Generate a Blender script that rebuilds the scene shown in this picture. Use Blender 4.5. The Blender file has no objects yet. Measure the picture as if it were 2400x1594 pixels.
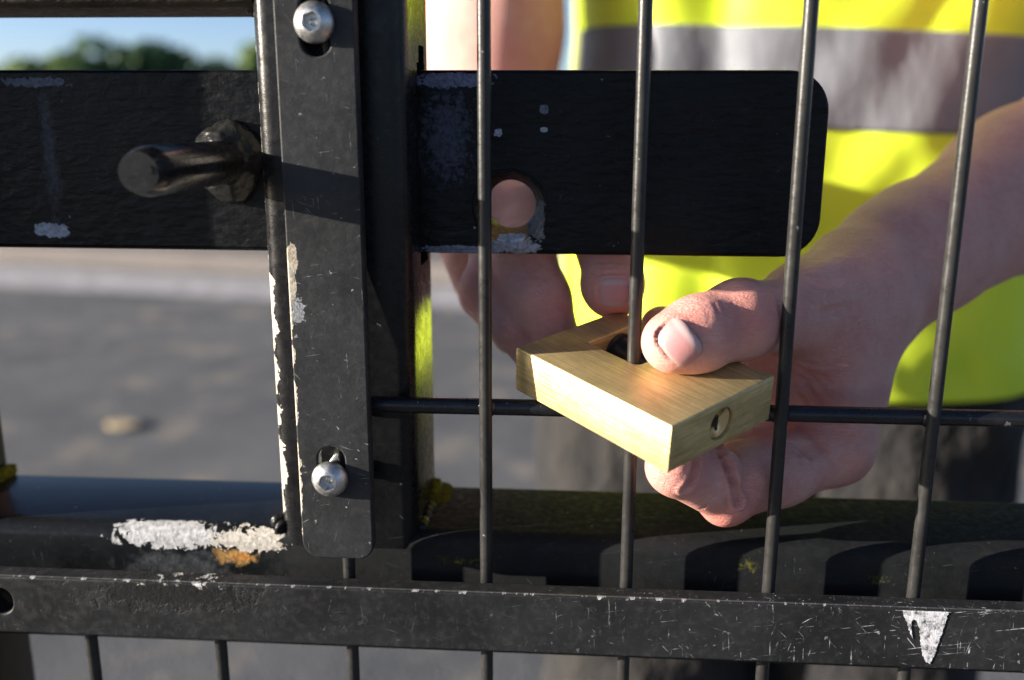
import bpy, bmesh, math, random
import numpy as np
from mathutils import Vector, Matrix, noise as mnoise

random.seed(7); rng = np.random.default_rng(7)
scene = bpy.context.scene
C = scene.collection
ZG = 1.05                       # height of the lens above the tarmac (m); all gate measures below are mm from the wire plane

# ------------------------------------------------------------------ camera, sky, sun, exposure
YAW, PITCH, ROLL = -0.0666, 0.24467, 0.00207
CAM = np.array([-20.10, -313.26, 0.0]); FPX = 2250.0          # mm, focal length in pixels of a 2400 wide frame
def _axes():
    cy, sy, cp, sp = math.cos(YAW), math.sin(YAW), math.cos(PITCH), math.sin(PITCH)
    fw = np.array([sy*cp, cy*cp, -sp]); r = np.array([cy, -sy, 0.0]); u = np.cross(r, fw)
    cr, sr = math.cos(ROLL), math.sin(ROLL)
    return cr*r + sr*u, -sr*r + cr*u, fw
AR, AU, AF = _axes()
camd = bpy.data.cameras.new('camera'); cam = bpy.data.objects.new('camera', camd); C.objects.link(cam)
camd.sensor_width = 36.0; camd.lens = FPX/2400*36.0; camd.clip_start = 0.01; camd.clip_end = 5000
M = Matrix.Identity(4)
for i in range(3):
    M[i][0], M[i][1], M[i][2] = AR[i], AU[i], -AF[i]
M.translation = Vector((CAM[0]*.001, CAM[1]*.001, ZG))
cam.matrix_world = M
camd.dof.use_dof = True; camd.dof.focus_distance = 0.325; camd.dof.aperture_fstop = 5.0
camd.dof.aperture_blades = 8
scene.camera = cam

SUN_DIR = Vector((1.0, 0.235, -0.195)).normalized()            # the way the light travels
w = bpy.data.worlds.new('World'); scene.world = w; w.use_nodes = True
nt = w.node_tree; bg = nt.nodes['Background']
sky = nt.nodes.new('ShaderNodeTexSky'); sky.sky_type = 'NISHITA'; sky.sun_disc = False
sky.sun_elevation = math.asin(-SUN_DIR.z)
sky.sun_rotation = math.atan2(-SUN_DIR.x, -SUN_DIR.y)
sky.air_density = 0.45; sky.dust_density = 0.8; sky.ozone_density = 1.3
nt.links.new(sky.outputs[0], bg.inputs[0]); bg.inputs[1].default_value = 0.068
sl = bpy.data.lights.new('sun', 'SUN'); so = bpy.data.objects.new('sun', sl); C.objects.link(so)
sl.energy = 5.0; sl.angle = math.radians(0.53); sl.color = (1.0, 0.91, 0.78)
so.rotation_euler = SUN_DIR.to_track_quat('-Z', 'Y').to_euler(); so.location = (-3, -1, 3)
vs = scene.view_settings
vs.view_transform = 'Standard'; vs.look = 'None'; vs.gamma = 1.0; vs.exposure = 1.68; vs.use_curve_mapping = False

# ------------------------------------------------------------------ measuring helpers
K = 2400/2361
def ray(px, py):
    return AF + AR*((px*K-1200)/FPX) - AU*((py*K-797)/FPX)
def P(px, py, Y):
    """where the sight line through a measured picture point meets the upright plane Y mm behind the wires"""
    d = ray(px, py); t = (Y-CAM[1])/d[1]
    return CAM + t*d
def G(px, py):
    d = ray(px, py); t = (-ZG*1000)/d[2]
    return CAM + t*d

# ------------------------------------------------------------------ object helpers
def setp(o, label=None, cat=None, group=None, kind=None):
    if label: o['label'] = label
    if cat: o['category'] = cat
    if group: o['group'] = group
    if kind: o['kind'] = kind
    return o
def adopt(o, parent):
    if parent is not None:
        o.parent = parent
        o.matrix_parent_inverse = Matrix.Translation(-parent_loc(parent))
def parent_loc(p):
    v = Vector(p.location)
    if p.parent is not None:
        v = Vector(p.location)
    return v if p.type == 'EMPTY' else Vector((0, 0, 0))
def empty(name, loc_mm, label, cat, group=None):
    o = bpy.data.objects.new(name, None); C.objects.link(o)
    o.location = (loc_mm[0]*.001, loc_mm[1]*.001, loc_mm[2]*.001+ZG); o.empty_display_size = .02
    return setp(o, label, cat, group)
def finish(me, mat, smooth=True, angle=40):
    if mat: me.materials.clear(); me.materials.append(mat)
    if smooth:
        me.polygons.foreach_set('use_smooth', [True]*len(me.polygons))
        if angle < 180: me.set_sharp_from_angle(angle=math.radians(angle))
    me.update()
def link(name, me, parent=None):
    o = bpy.data.objects.new(name, me); C.objects.link(o); adopt(o, parent); return o
def to_world(me):
    n = len(me.vertices); a = np.empty(n*3); me.vertices.foreach_get('co', a)
    a = a.reshape(-1, 3)*.001; a[:, 2] += ZG; me.vertices.foreach_set('co', a.ravel())
def obj(name, verts, faces, mat, parent=None, smooth=True, angle=40):
    me = bpy.data.meshes.new(name); me.from_pydata([tuple(v) for v in verts], [], [tuple(f) for f in faces])
    to_world(me); finish(me, mat, smooth, angle); return link(name, me, parent)
def obj_bm(name, bm, mat, parent=None, smooth=True, angle=40, world=True, wn=False):
    me = bpy.data.meshes.new(name); bm.to_mesh(me); bm.free()
    if world: to_world(me)
    finish(me, mat, smooth, angle); o = link(name, me, parent)
    if wn: md = o.modifiers.new('wn', 'WEIGHTED_NORMAL'); md.keep_sharp = True; md.weight = 90
    return o
def bm_box(x0, x1, y0, y1, z0, z1, bev=0, seg=3, edges=None):
    bm = bmesh.new(); bmesh.ops.create_cube(bm, size=1)
    for v in bm.verts:
        v.co = Vector(((x0+x1)/2+v.co.x*(x1-x0), (y0+y1)/2+v.co.y*(y1-y0), (z0+z1)/2+v.co.z*(z1-z0)))
    if bev:
        ed = [e for e in bm.edges if edges is None or edges(e)]
        bmesh.ops.bevel(bm, geom=ed, offset=bev, segments=seg, affect='EDGES', profile=.5)
    return bm
def along(axis):
    def t(e):
        d = e.verts[1].co-e.verts[0].co
        return abs(d[axis]) > .5*d.length
    return t
def cyl_pts(p0, p1, r, n=16, cuts=1, wob=0, seed=0, caps=True, prof=None):
    """a rod of many rings from p0 to p1; prof: list of (t, radius factor)"""
    p0, p1 = Vector(p0), Vector(p1); ax = (p1-p0).normalized()
    s = ax.orthogonal().normalized(); u = ax.cross(s)
    V, F = [], []
    ts = prof or [(i/cuts, 1) for i in range(cuts+1)]
    for t, q in ts:
        c = p0.lerp(p1, t)
        for j in range(n):
            a = 2*math.pi*j/n
            rr = r*q
            if wob: rr *= 1+wob*mnoise.noise(Vector((c.x*.1+seed, c.z*.1+c.y*.1, a*1.5)))
            V.append(c+s*math.cos(a)*rr+u*math.sin(a)*rr)
    m = len(ts)
    for i in range(m-1):
        for j in range(n):
            F.append((i*n+j, i*n+(j+1) % n, (i+1)*n+(j+1) % n, (i+1)*n+j))
    if caps:
        F.append(tuple(range(n-1, -1, -1))); F.append(tuple((m-1)*n+j for j in range(n)))
    return V, F
def plate(outline, holes, yc, th, bev, seg=2):
    """flat bar in the X-Z plane with true holes and eased edges -> mesh in mm"""
    cu = bpy.data.curves.new('tmp', 'CURVE'); cu.dimensions = '2D'; cu.fill_mode = 'BOTH'
    for pts in [outline]+holes:
        s = cu.splines.new('POLY'); s.points.add(len(pts)-1)
        for i, q in enumerate(pts): s.points[i].co = (q[0], q[1], 0, 1)
        s.use_cyclic_u = True
    cu.extrude = th/2-bev; cu.bevel_depth = bev; cu.bevel_resolution = seg; cu.offset = -bev
    o = bpy.data.objects.new('tmp', cu); C.objects.link(o)
    dg = bpy.context.evaluated_depsgraph_get()
    me = bpy.data.meshes.new_from_object(o.evaluated_get(dg))
    bpy.data.objects.remove(o); bpy.data.curves.remove(cu)
    n = len(me.vertices); a = np.empty(n*3); me.vertices.foreach_get('co', a); a = a.reshape(-1, 3)
    b = np.stack([a[:, 0], yc-a[:, 2], a[:, 1]], 1); me.vertices.foreach_set('co', b.ravel())
    bm = bmesh.new(); bm.from_mesh(me); bmesh.ops.remove_doubles(bm, verts=bm.verts, dist=.01)
    bmesh.ops.recalc_face_normals(bm, faces=bm.faces); bpy.data.meshes.remove(me)
    return bm
def rrect(x0, x1, z0, z1, r, n=6):
    if not hasattr(r, '__len__'): r = [r]*4
    P_ = []
    for (cx, cz, a0, q) in ((x1-r[0], z1-r[0], 0, r[0]), (x0+r[1], z1-r[1], 90, r[1]), (x0+r[2], z0+r[2], 180, r[2]), (x1-r[3], z0+r[3], 270, r[3])):
        if q <= .01: P_.append((cx, cz)); continue
        for i in range(n+1):
            a = math.radians(a0+90*i/n); P_.append((cx+q*math.cos(a), cz+q*math.sin(a)))
    return P_
def boolean(bm, cutters):
    """difference of bmeshes (mm) -> bmesh"""
    def mk(b):
        me = bpy.data.meshes.new('tmp'); b.to_mesh(me); b.free(); o = bpy.data.objects.new('tmp', me); C.objects.link(o); return o
    o = mk(bm); cs = [mk(c) for c in cutters]
    for c in cs:
        m = o.modifiers.new('b', 'BOOLEAN'); m.operation = 'DIFFERENCE'; m.object = c; m.solver = 'EXACT'
    dg = bpy.context.evaluated_depsgraph_get()
    me = bpy.data.meshes.new_from_object(o.evaluated_get(dg))
    out = bmesh.new(); out.from_mesh(me)
    for q in [o]+cs:
        d = q.data; bpy.data.objects.remove(q); bpy.data.meshes.remove(d)
    bpy.data.meshes.remove(me)
    return out
def lathe_y(cx, cz, prof, n=40):
    """turned about the axis parallel to Y through (cx,cz); prof = [(y, r), ...]"""
    bm = bmesh.new(); rings = []
    for y, r in prof:
        rings.append([bm.verts.new((cx+r*math.cos(2*math.pi*j/n), y, cz+r*math.sin(2*math.pi*j/n))) for j in range(n)])
    for a, b in zip(rings, rings[1:]):
        for j in range(n): bm.faces.new((a[j], a[(j+1) % n], b[(j+1) % n], b[j]))
    bm.faces.new(rings[0]); bm.faces.new(rings[-1][::-1])
    bmesh.ops.recalc_face_normals(bm, faces=bm.faces)
    return bm
def lump(name, center, rad, amp, freq, mat, parent, sub=4, seed=0, mask=None):
    """an uneven rounded lump: weld metal, moss"""
    bm = bmesh.new(); bmesh.ops.create_icosphere(bm, subdivisions=sub, radius=1)
    for v in bm.verts:
        d = v.co.normalized()
        q = 1+amp*mnoise.fractal(d*freq+Vector((seed*3.1, seed, 0)), 1.0, 2.0, 4)
        v.co = Vector((center[0]+d.x*rad[0]*q, center[1]+d.y*rad[1]*q, center[2]+d.z*rad[2]*q))
    return obj_bm(name, bm, mat, parent, angle=180)

# ------------------------------------------------------------------ material helpers
class NT:
    def __init__(s, name):
        s.m = bpy.data.materials.new(name); s.m.use_nodes = True; s.t = s.m.node_tree
        s.bsdf = s.t.nodes['Principled BSDF']; s.out = s.t.nodes['Material Output']
    def n(s, kind, **kw):
        x = s.t.nodes.new(kind)
        for k_, v in kw.items(): setattr(x, k_, v)
        return x
    def put(s, sock, v):
        if isinstance(v, bpy.types.NodeSocket): s.t.links.new(v, sock)
        elif v is not None: sock.default_value = v
    def math(s, op, a, b=None, c=None, clamp=False):
        x = s.n('ShaderNodeMath', operation=op, use_clamp=clamp)
        s.put(x.inputs[0], a); s.put(x.inputs[1], b)
        if c is not None: s.put(x.inputs[2], c)
        return x.outputs[0]
    def vmath(s, op, a, b=None):
        x = s.n('ShaderNodeVectorMath', operation=op); s.put(x.inputs[0], a); s.put(x.inputs[1], b); return x.outputs[0]
    def mm(s):
        """position in mm from the wire plane"""
        g = s.n('ShaderNodeNewGeometry')
        a = s.vmath('SUBTRACT', g.outputs['Position'], (0, 0, ZG)); return s.vmath('MULTIPLY', a, (1000, 1000, 1000))
    def objc(s):
        return s.n('ShaderNodeTexCoord').outputs['Object']
    def noise(s, vec, scale, detail=4, rough=.55, dist=0, col=False):
        x = s.n('ShaderNodeTexNoise'); s.put(x.inputs['Vector'], vec); x.inputs['Scale'].default_value = scale
        x.inputs['Detail'].default_value = detail; x.inputs['Roughness'].default_value = rough; x.inputs['Distortion'].default_value = dist
        return x.outputs['Color' if col else 'Fac']
    def voro(s, vec, scale, feature='F1', out='Distance', rnd=1):
        x = s.n('ShaderNodeTexVoronoi', feature=feature); s.put(x.inputs['Vector'], vec); x.inputs['Scale'].default_value = scale
        x.inputs['Randomness'].default_value = rnd
        return x.outputs[out]
    def ramp(s, f, pts, interp='LINEAR'):
        x = s.n('ShaderNodeValToRGB'); x.color_ramp.interpolation = interp
        e = x.color_ramp.elements
        while len(e) < len(pts): e.new(.5)
        for i, (p, c) in enumerate(pts):
            e[i].position = p; e[i].color = (c, c, c, 1) if not hasattr(c, '__len__') else (*c, 1)
        s.put(x.inputs[0], f); return x.outputs[0]
    def mapr(s, v, a, b, c=0., d=1., smooth=False):
        x = s.n('ShaderNodeMapRange'); x.interpolation_type = 'SMOOTHSTEP' if smooth else 'LINEAR'; x.clamp = True
        s.put(x.inputs[0], v)
        for i, q in enumerate((a, b, c, d)): s.put(x.inputs[i+1], q)
        return x.outputs[0]
    def mix(s, f, a, b):
        x = s.n('ShaderNodeMix', data_type='RGBA'); s.put(x.inputs[0], f)
        s.put(x.inputs[6], a if not (hasattr(a, '__len__') and len(a) == 3) else (*a, 1))
        s.put(x.inputs[7], b if not (hasattr(b, '__len__') and len(b) == 3) else (*b, 1))
        return x.outputs[2]
    def mixf(s, f, a, b):
        x = s.n('ShaderNodeMix', data_type='FLOAT'); s.put(x.inputs[0], f); s.put(x.inputs[2], a); s.put(x.inputs[3], b); return x.outputs[0]
    def sep(s, v):
        x = s.n('ShaderNodeSeparateXYZ'); s.put(x.inputs[0], v); return x.outputs
    def scale(s, v, sc): return s.vmath('MULTIPLY', v, sc)
    def bump(s, h, dist, strength=1., prev=None):
        x = s.n('ShaderNodeBump'); x.inputs['Strength'].default_value = strength; x.inputs['Distance'].default_value = dist
        s.put(x.inputs['Height'], h)
        if prev is not None: s.put(x.inputs['Normal'], prev)
        return x.outputs[0]
    def set(s, **kw):
        for k_, v in kw.items():
            k_ = {'base': 'Base Color', 'rough': 'Roughness', 'metal': 'Metallic', 'normal': 'Normal', 'spec': 'Specular IOR Level', 'coat': 'Coat Weight',
                  'coat_rough': 'Coat Roughness', 'sss': 'Subsurface Weight', 'sss_r': 'Subsurface Radius', 'sss_s': 'Subsurface Scale', 'ior': 'IOR', 'trans': 'Transmission Weight', 'sheen': 'Sheen Weight', 'alpha': 'Alpha'}[k_]
            if hasattr(v, '__len__') and len(v) == 3 and k_ == 'Base Color': v = (*v, 1)
            s.put(s.bsdf.inputs[k_], v)
        return s.m

CREAM = (.52, .46, .38); CHALK = (.50, .50, .51); RUST = (.36, .17, .05); MOSS = (.10, .11, .008); ZINC = (.42, .43, .44)
def paint(name, base=(.030, .030, .031), rough=.40, patches=(), specks=.0, scratch=.0, grain=.35, chips=(), moss=(), dust=.5, coat=.0, lumps=.0, spec=.16, wear_x=None, gloss_x=None):
    """old black gloss paint: uneven tone, orange peel, specks, scratches; patches=(x,z,hx,hz,colour,amp,freq[,edge]); chips=(axis,edge,width,freq,dir,z0,z1,colour)"""
    t = NT(name); p = t.mm()
    s = t.sep(p)
    n1 = t.noise(p, .035, 5, .6); n2 = t.noise(p, .35, 4, .6)
    col = t.mix(t.mapr(n1, .35, .7), tuple(b*.75 for b in base), tuple(b*1.45 for b in base))
    col = t.mix(t.math('MULTIPLY', t.mapr(n2, .50, .78), dust*.22), col, (.09, .088, .085))
    h = t.math('MULTIPLY', t.noise(p, .9, 3, .5), .5)
    h = t.math('ADD', h, t.math('MULTIPLY', t.noise(t.scale(p, (.06, .06, .35)), 1.0, 4, .6), .6))
    nor = t.bump(h, .00016*grain)
    if lumps:
        nor = t.bump(t.noise(t.scale(p, (.14, .2, .3)), 1.0, 3, .5), .0016*lumps, 1, nor)
    rg = t.mapr(n2, .3, .75, rough*.75, min(1, rough*1.5))
    if specks:
        pd = t.vmath('ADD', p, t.scale(t.vmath('SUBTRACT', t.noise(p, .55, 3, .6, col=True), (.5, .5, .5)), (4.2, 4.2, 4.2)))
        for fr, ga in ((.16, .11), (.42, .12)):
            v = t.voro(pd, fr); q = t.sep(t.voro(pd, fr, out='Color'))
            r = t.math('MULTIPLY', t.math('POWER', q[0], 9), ga*specks*2.0)
            m = t.mapr(t.math('SUBTRACT', r, v), 0, .02)
            m = t.math('MULTIPLY', m, t.mapr(q[1], 0, 1, .12, .75))
            if wear_x is not None: m = t.math('MULTIPLY', m, t.mapr(s[0], wear_x[0], wear_x[1], .25, 1.))
            col = t.mix(m, col, (.42, .42, .43))
    if scratch:
        sc = None
        zone = t.noise(p, .05, 4, .6)
        for rot, fr, th in ((.16, (.035, 1, 2.0), .70), (-.30, (.06, 1, 1.6), .72), (1.30, (.07, 1, 1.3), .71), (.50, (.08, 1, 1.8), .72), (1.62, (.05, 1, 1.7), .70), (2.3, (.09, 1, 1.5), .72)):
            x = t.n('ShaderNodeMapping'); t.put(x.inputs['Vector'], p); x.inputs['Rotation'].default_value = (0, rot, 0)
            q = t.math('MULTIPLY', t.mapr(t.noise(t.scale(x.outputs[0], fr), 1.0, 3, .55, .25), th-.01-(.02 if wear_x else 0), th+.03-(.02 if wear_x else 0)), t.mapr(t.noise(p, .19, 4, .7), .47, .60))
            sc = q if sc is None else t.math('MAXIMUM', sc, q)
        if wear_x is not None: sc = t.math('MULTIPLY', sc, t.mapr(s[0], wear_x[0], wear_x[1], .12, 1.))
        col = t.mix(t.math('MULTIPLY', sc, scratch, clamp=True), col, (.46, .46, .48))
    mm_ = None
    for pt in moss:
        x, z, hx, hz, am = pt
        d = t.math('MAXIMUM', t.math('DIVIDE', t.math('ABSOLUTE', t.math('SUBTRACT', s[0], x)), hx), t.math('DIVIDE', t.math('ABSOLUTE', t.math('SUBTRACT', s[2], z)), hz))
        q = t.math('SUBTRACT', 1.25, d); q = t.math('ADD', q, t.math('MULTIPLY', t.math('SUBTRACT', t.noise(p, .45, 6, .8), .5), 4.5))
        q = t.mapr(q, .9, 1.3, 0, am)
        q = t.math('MULTIPLY', q, t.mapr(t.math('SUBTRACT', 1.7, d), 0, .5))
        mm_ = q if mm_ is None else t.math('MAXIMUM', mm_, q)
    if mm_ is not None:
        col = t.mix(mm_, col, t.mix(t.noise(p, .6, 4), (.05, .055, .006), (.30, .28, .02))); rg = t.mixf(mm_, rg, .9)
        nor = t.bump(t.math('MULTIPLY', mm_, t.noise(p, .8, 4, .7)), .0015, 1, nor)
    pm = None
    for pt in patches:
        x, z, hx, hz, c, am, fr = pt[:7]
        nn = t.noise(p, fr, 6, .65, .4)
        d = t.math('POWER', t.math('ADD', t.math('POWER', t.math('ABSOLUTE', t.math('DIVIDE', t.math('SUBTRACT', s[0], x), hx)), 2.5), t.math('POWER', t.math('ABSOLUTE', t.math('DIVIDE', t.math('SUBTRACT', s[2], z), hz)), 2.5)), .4)
        q = t.math('ADD', t.math('SUBTRACT', 1., d), t.math('MULTIPLY', t.math('SUBTRACT', nn, .5), am))
        mk = t.mapr(q, .0, .04 if len(pt) < 8 else pt[7])
        if len(pt) > 8: mk = t.math('MULTIPLY', mk, t.mapr(t.math('ADD', s[1], t.math('MULTIPLY', t.noise(p, .25, 4), 3)), pt[8][0], pt[8][1]))
        cc = t.mix(t.mapr(t.noise(p, fr*2.3, 4, .6), .35, .68), tuple(v*.55 for v in c), tuple(min(.8, v*1.15) for v in c))
        col = t.mix(mk, col, cc); rg = t.mixf(mk, rg, .75)
        pm = mk if pm is None else t.math('MAXIMUM', pm, mk)
    for ch in chips:
        ax, edge, wd, fr, sg, z0, z1, c = ch
        other = 2 if ax == 0 else 0
        cmb = t.n('ShaderNodeCombineXYZ'); t.put(cmb.inputs[0], t.math('MULTIPLY', s[other], fr)); cmb.inputs[1].default_value = edge*.37
        t.put(cmb.inputs[2], t.math('MULTIPLY', s[ax], fr*.6))
        nn = t.noise(cmb.outputs[0], 1., 5, .62)
        lim = t.math('MULTIPLY', t.mapr(nn, .40 if ax == 0 else .56, .72), wd)
        lim = t.math('MULTIPLY', lim, t.mapr(s[other], z0, z0+6)); lim = t.math('MULTIPLY', lim, t.mapr(s[other], z1, z1-6))
        d = t.math('MULTIPLY', t.math('SUBTRACT', s[ax], edge), sg)
        mk = t.mapr(t.math('SUBTRACT', lim, d), .05, .22)
        if ax == 2: mk = t.math('MULTIPLY', mk, t.mapr(s[1], -8.9, -9.7))
        cc = t.mix(t.mapr(t.noise(p, .5, 4, .6), .38, .66), tuple(v*.6 for v in c), tuple(min(.8, v*1.1) for v in c))
        col = t.mix(mk, col, cc); rg = t.mixf(mk, rg, .7)
        pm = mk if pm is None else t.math('MAXIMUM', pm, mk)
    if pm is not None: nor = t.bump(t.math('SUBTRACT', t.math('MULTIPLY', t.noise(p, .8, 4, .6), t.mixf(pm, 0., .5)), t.math('MULTIPLY', pm, .6)), .00045, 1, nor)
    if gloss_x is not None: rg = t.mixf(t.mapr(s[0], gloss_x[0], gloss_x[1]), t.math('MULTIPLY', rg, gloss_x[2]), rg)
    return t.set(base=col, rough=rg, normal=nor, spec=spec, coat=coat, coat_rough=.15)

# ------------------------------------------------------------------ the place: tarmac, line, paving, far trees
def mat_tarmac():
    t = NT('tarmac'); p = t.n('ShaderNodeNewGeometry').outputs['Position']
    a = t.noise(p, 1.6, 6, .62); b = t.noise(p, 14, 4, .7); v = t.voro(p, 120)
    col = t.mix(t.mapr(a, .3, .7), (.078, .082, .092), (.165, .162, .160))
    col = t.mix(t.math('MULTIPLY', t.mapr(t.noise(p, 4.0, 3, .6), .54, .70), .8), col, (.30, .255, .21))
    col = t.mix(t.mapr(v, .0, .55), (.085, .088, .094), col)
    h = t.math('ADD', t.voro(p, 110), t.math('MULTIPLY', b, .6))
    return t.set(base=col, rough=.92, normal=t.bump(h, .0018), spec=.2)
def mat_line():
    t = NT('worn white road paint'); p = t.n('ShaderNodeNewGeometry').outputs['Position']
    m = t.mapr(t.noise(p, 9, 6, .7), .38, .6)
    return t.set(base=t.mix(m, (.24, .23, .23), (.46, .44, .45)), rough=.8, normal=t.bump(t.noise(p, 60, 3), .003))
def mat_paving():
    t = NT('pinkish paving'); p = t.n('ShaderNodeNewGeometry').outputs['Position']
    col = t.mix(t.mapr(t.noise(p, .8, 6, .65), .3, .7), (.16, .145, .138), (.22, .195, .185))
    return t.set(base=col, rough=.95, normal=t.bump(t.noise(p, 40, 4, .7), .006), spec=.15)
def mat_grass():
    t = NT('far grass'); p = t.n('ShaderNodeNewGeometry').outputs['Position']
    return t.set(base=t.mix(t.noise(p, .3, 6, .7), (.035, .06, .015), (.09, .11, .03)), rough=1., spec=.1)

def sheet(name, pts, z, mat):
    me = bpy.data.meshes.new(name); me.from_pydata([(x, y, z) for x, y in pts], [], [tuple(range(len(pts)))]); me.materials.append(mat)
    o = bpy.data.objects.new(name, me); C.objects.link(o); o['kind'] = 'structure'; return o
sheet('ground', [(-2500, -40), (2500, -40), (2500, 3000), (-2500, 3000)], 0.0, mat_tarmac())
la0, la1 = G(0, 612)*.001, G(1100, 666)*.001; lb0, lb1 = G(0, 662)*.001, G(1100, 716)*.001
da = (la1-la0)/(la1[0]-la0[0]); db = (lb1-lb0)/(lb1[0]-lb0[0])
def online(a, d, x): return (x, a[1]+d[1]*(x-a[0]))
sheet('road_line', [online(lb0, db, -14), online(lb0, db, 16), online(la0, da, 16), online(la0, da, -14)], .004, mat_line())
# raised paving beyond the line, with a kerb step
pv = [online(la0, da, -40), online(la0, da, 40), (60, 70), (-80, 70)]
V = [(x, y+.12, 0.0) for x, y in pv[:2]]+[(x, y+.12, .10) for x, y in pv[:2]]+[(x, y+.12+.02, .115) for x, y in pv[:2]]+[(x, y, .115) for x, y in pv[2:]]
me = bpy.data.meshes.new('far_pavement'); me.from_pydata(V, [], [(0, 1, 3, 2), (2, 3, 5, 4), (4, 5, 6, 7)]); me.materials.append(mat_paving())
fp = bpy.data.objects.new('far_pavement', me); C.objects.link(fp); fp['kind'] = 'structure'
sheet('far_grass', [(-2400, 70.1), (2400, 70.1), (2400, 2800), (-2400, 2800)], .01, mat_grass())

def mat_leaf(name, a, b):
    t = NT(name); p = t.n('ShaderNodeNewGeometry').outputs['Position']
    return t.set(base=t.mix(t.mapr(t.noise(p, .9, 4), .35, .65), a, b), rough=.6, spec=.25)
BARK = NT('bark').set(base=(.09, .065, .045), rough=.95)
LEAFM = [mat_leaf('foliage deep', (.03, .085, .045), (.09, .15, .045)), mat_leaf('foliage light', (.07, .13, .04), (.15, .21, .055)), mat_leaf('foliage blue green', (.045, .10, .075), (.10, .16, .10))]
def tree(x, y, hgt, rx, rz, label, mi, n=4200, leaf=.95):
    t = empty('broadleaf_tree', (0, 0, 0), label, 'tree', 'trees beyond the car park'); t.location = (x, y, 0)
    V, F = [], []
    def limb(p0, p1, r0, r1):
        a, b = Vector(p0), Vector(p1); ax = (b-a).normalized(); s = ax.orthogonal().normalized(); u = ax.cross(s); o = len(V)
        for q in range(5):
            c = a.lerp(b, q/4)+Vector((random.uniform(-.1, .1), random.uniform(-.1, .1), 0))*(0 if q in (0,) else 1); r = r0+(r1-r0)*q/4
            for j in range(8): V.append(c+s*math.cos(j*math.pi/4)*r+u*math.sin(j*math.pi/4)*r)
        for q in range(4):
            for j in range(8): F.append((o+q*8+j, o+q*8+(j+1) % 8, o+q*8+8+(j+1) % 8, o+q*8+8+j))
    zc = hgt-rz
    limb((x, y, 0), (x+.2, y, zc), .45, .28)
    for i in range(7):
        a = i*2.4; limb((x+.15, y, zc*.75+.1*i), (x+math.cos(a)*rx*.6, y+math.sin(a)*rx*.6, zc+rz*random.uniform(.0, .6)), .17, .04)
    me = bpy.data.meshes.new('trunk'); me.from_pydata(V, [], F); finish(me, BARK); link('trunk', me, t)
    cl = []
    for i in range(26):
        a, h = random.uniform(0, 6.28), random.uniform(-.75, .85); q = math.sqrt(1-h*h)*random.uniform(.35, .85)
        cl.append((x+math.cos(a)*rx*q, y+math.sin(a)*rx*q, zc+h*rz*.8, random.uniform(.28, .46)))
    V, F = [], []
    for i in range(n):
        c = random.choice(cl); d = Vector((random.gauss(0, 1), random.gauss(0, 1), random.gauss(0, 1))).normalized()*random.uniform(.6, 1.05)
        ctr = Vector((c[0]+d.x*rx*c[3], c[1]+d.y*rx*c[3], max(.35, c[2]+d.z*rz*c[3])))
        nrm = (d+Vector((random.gauss(0, .5), random.gauss(0, .5), random.gauss(.3, .5)))).normalized(); s = nrm.orthogonal().normalized(); u = nrm.cross(s)
        l = leaf*random.uniform(.6, 1.4); o = len(V)
        V += [ctr-s*l*.5, ctr+u*l*.3-s*.1*l, ctr+s*l*.5, ctr-u*l*.3]; F.append((o, o+1, o+2, o+3))
    me = bpy.data.meshes.new('crown'); me.from_pydata(V, [], F); finish(me, LEAFM[mi], False); link('crown', me, t)
    return t
def at_far(px, py, Y): d = ray(px, py); t_ = Y/d[1]; return (CAM*.001+d*t_)+np.array([0, 0, ZG])
Yt = 84.0
q = at_far(270, 90, Yt); tree(q[0], Yt, q[2], 6.6, 3.6, 'wide domed dark green tree in the middle of the gap', 0)
q = at_far(130, 118, Yt-4); tree(q[0], Yt-4, q[2], 5.4, 3.0, 'lower light green tree left of the domed tree', 1)
q = at_far(455, 128, Yt+10); tree(q[0], Yt+10, q[2], 4.2, 2.6, 'small hazy blue green tree right of the domed tree', 2)
q = at_far(598, 92, Yt); tree(q[0], Yt, q[2], 2.6, 3.4, 'dark green tree just left of the gate post', 1, 1500)
q = at_far(385, 140, Yt+16); tree(q[0], Yt+16, q[2], 5.0, 2.4, 'distant low tree behind the domed tree', 2, 1800)

# one fallen leaf on the tarmac, catching the sun
def fallen_leaf(c, s, label, mat, lift):
    V, F = [], []; n = 10
    for i in range(n+1):
        u = i/n; wd = .42*math.sin(math.pi*min(1, u*1.02))**.7*(1+.18*math.sin(u*23))
        for j in (-1, -.5, 0, .5, 1):
            V.append((c[0]*.001+(u-.5)*s, c[1]*.001+j*wd*s, .006+lift*s*(abs(j)**1.5*.5+.5*(u-.5)**2*2)+.05*s*(1-abs(j))))
    for i in range(n):
        for j in range(4): a = i*5+j; F.append((a, a+1, a+6, a+5))
    me = bpy.data.meshes.new('fallen_leaf'); me.from_pydata(V, [], F); finish(me, mat); o = link('fallen_leaf', me); setp(o, label, 'leaf')
    md = o.modifiers.new('thick', 'SOLIDIFY'); md.thickness = .0015
    return o
LEAFB = NT('dry leaf').set(base=(.42, .32, .19), rough=.8)
fallen_leaf(G(285, 985), .12, 'dry yellow leaf lying on the tarmac behind the gate', LEAFB, .06)

# ------------------------------------------------------------------ the gate
gate = empty('mesh_gate', (-20, 20, -1050), 'black painted steel mesh gate with chipped box section frame and clamp strips', 'gate')
X0, X1 = -127.0, -76.0          # upright box section
TF, TB = 7.0, 57.0              # its front and back
ZT, ZB = -154.0, -204.0         # the horizontal box section
BAR_Y0, BAR_Y1, BAR_Z0, BAR_Z1 = 30.0, 42.0, -54.0, 10.2

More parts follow.
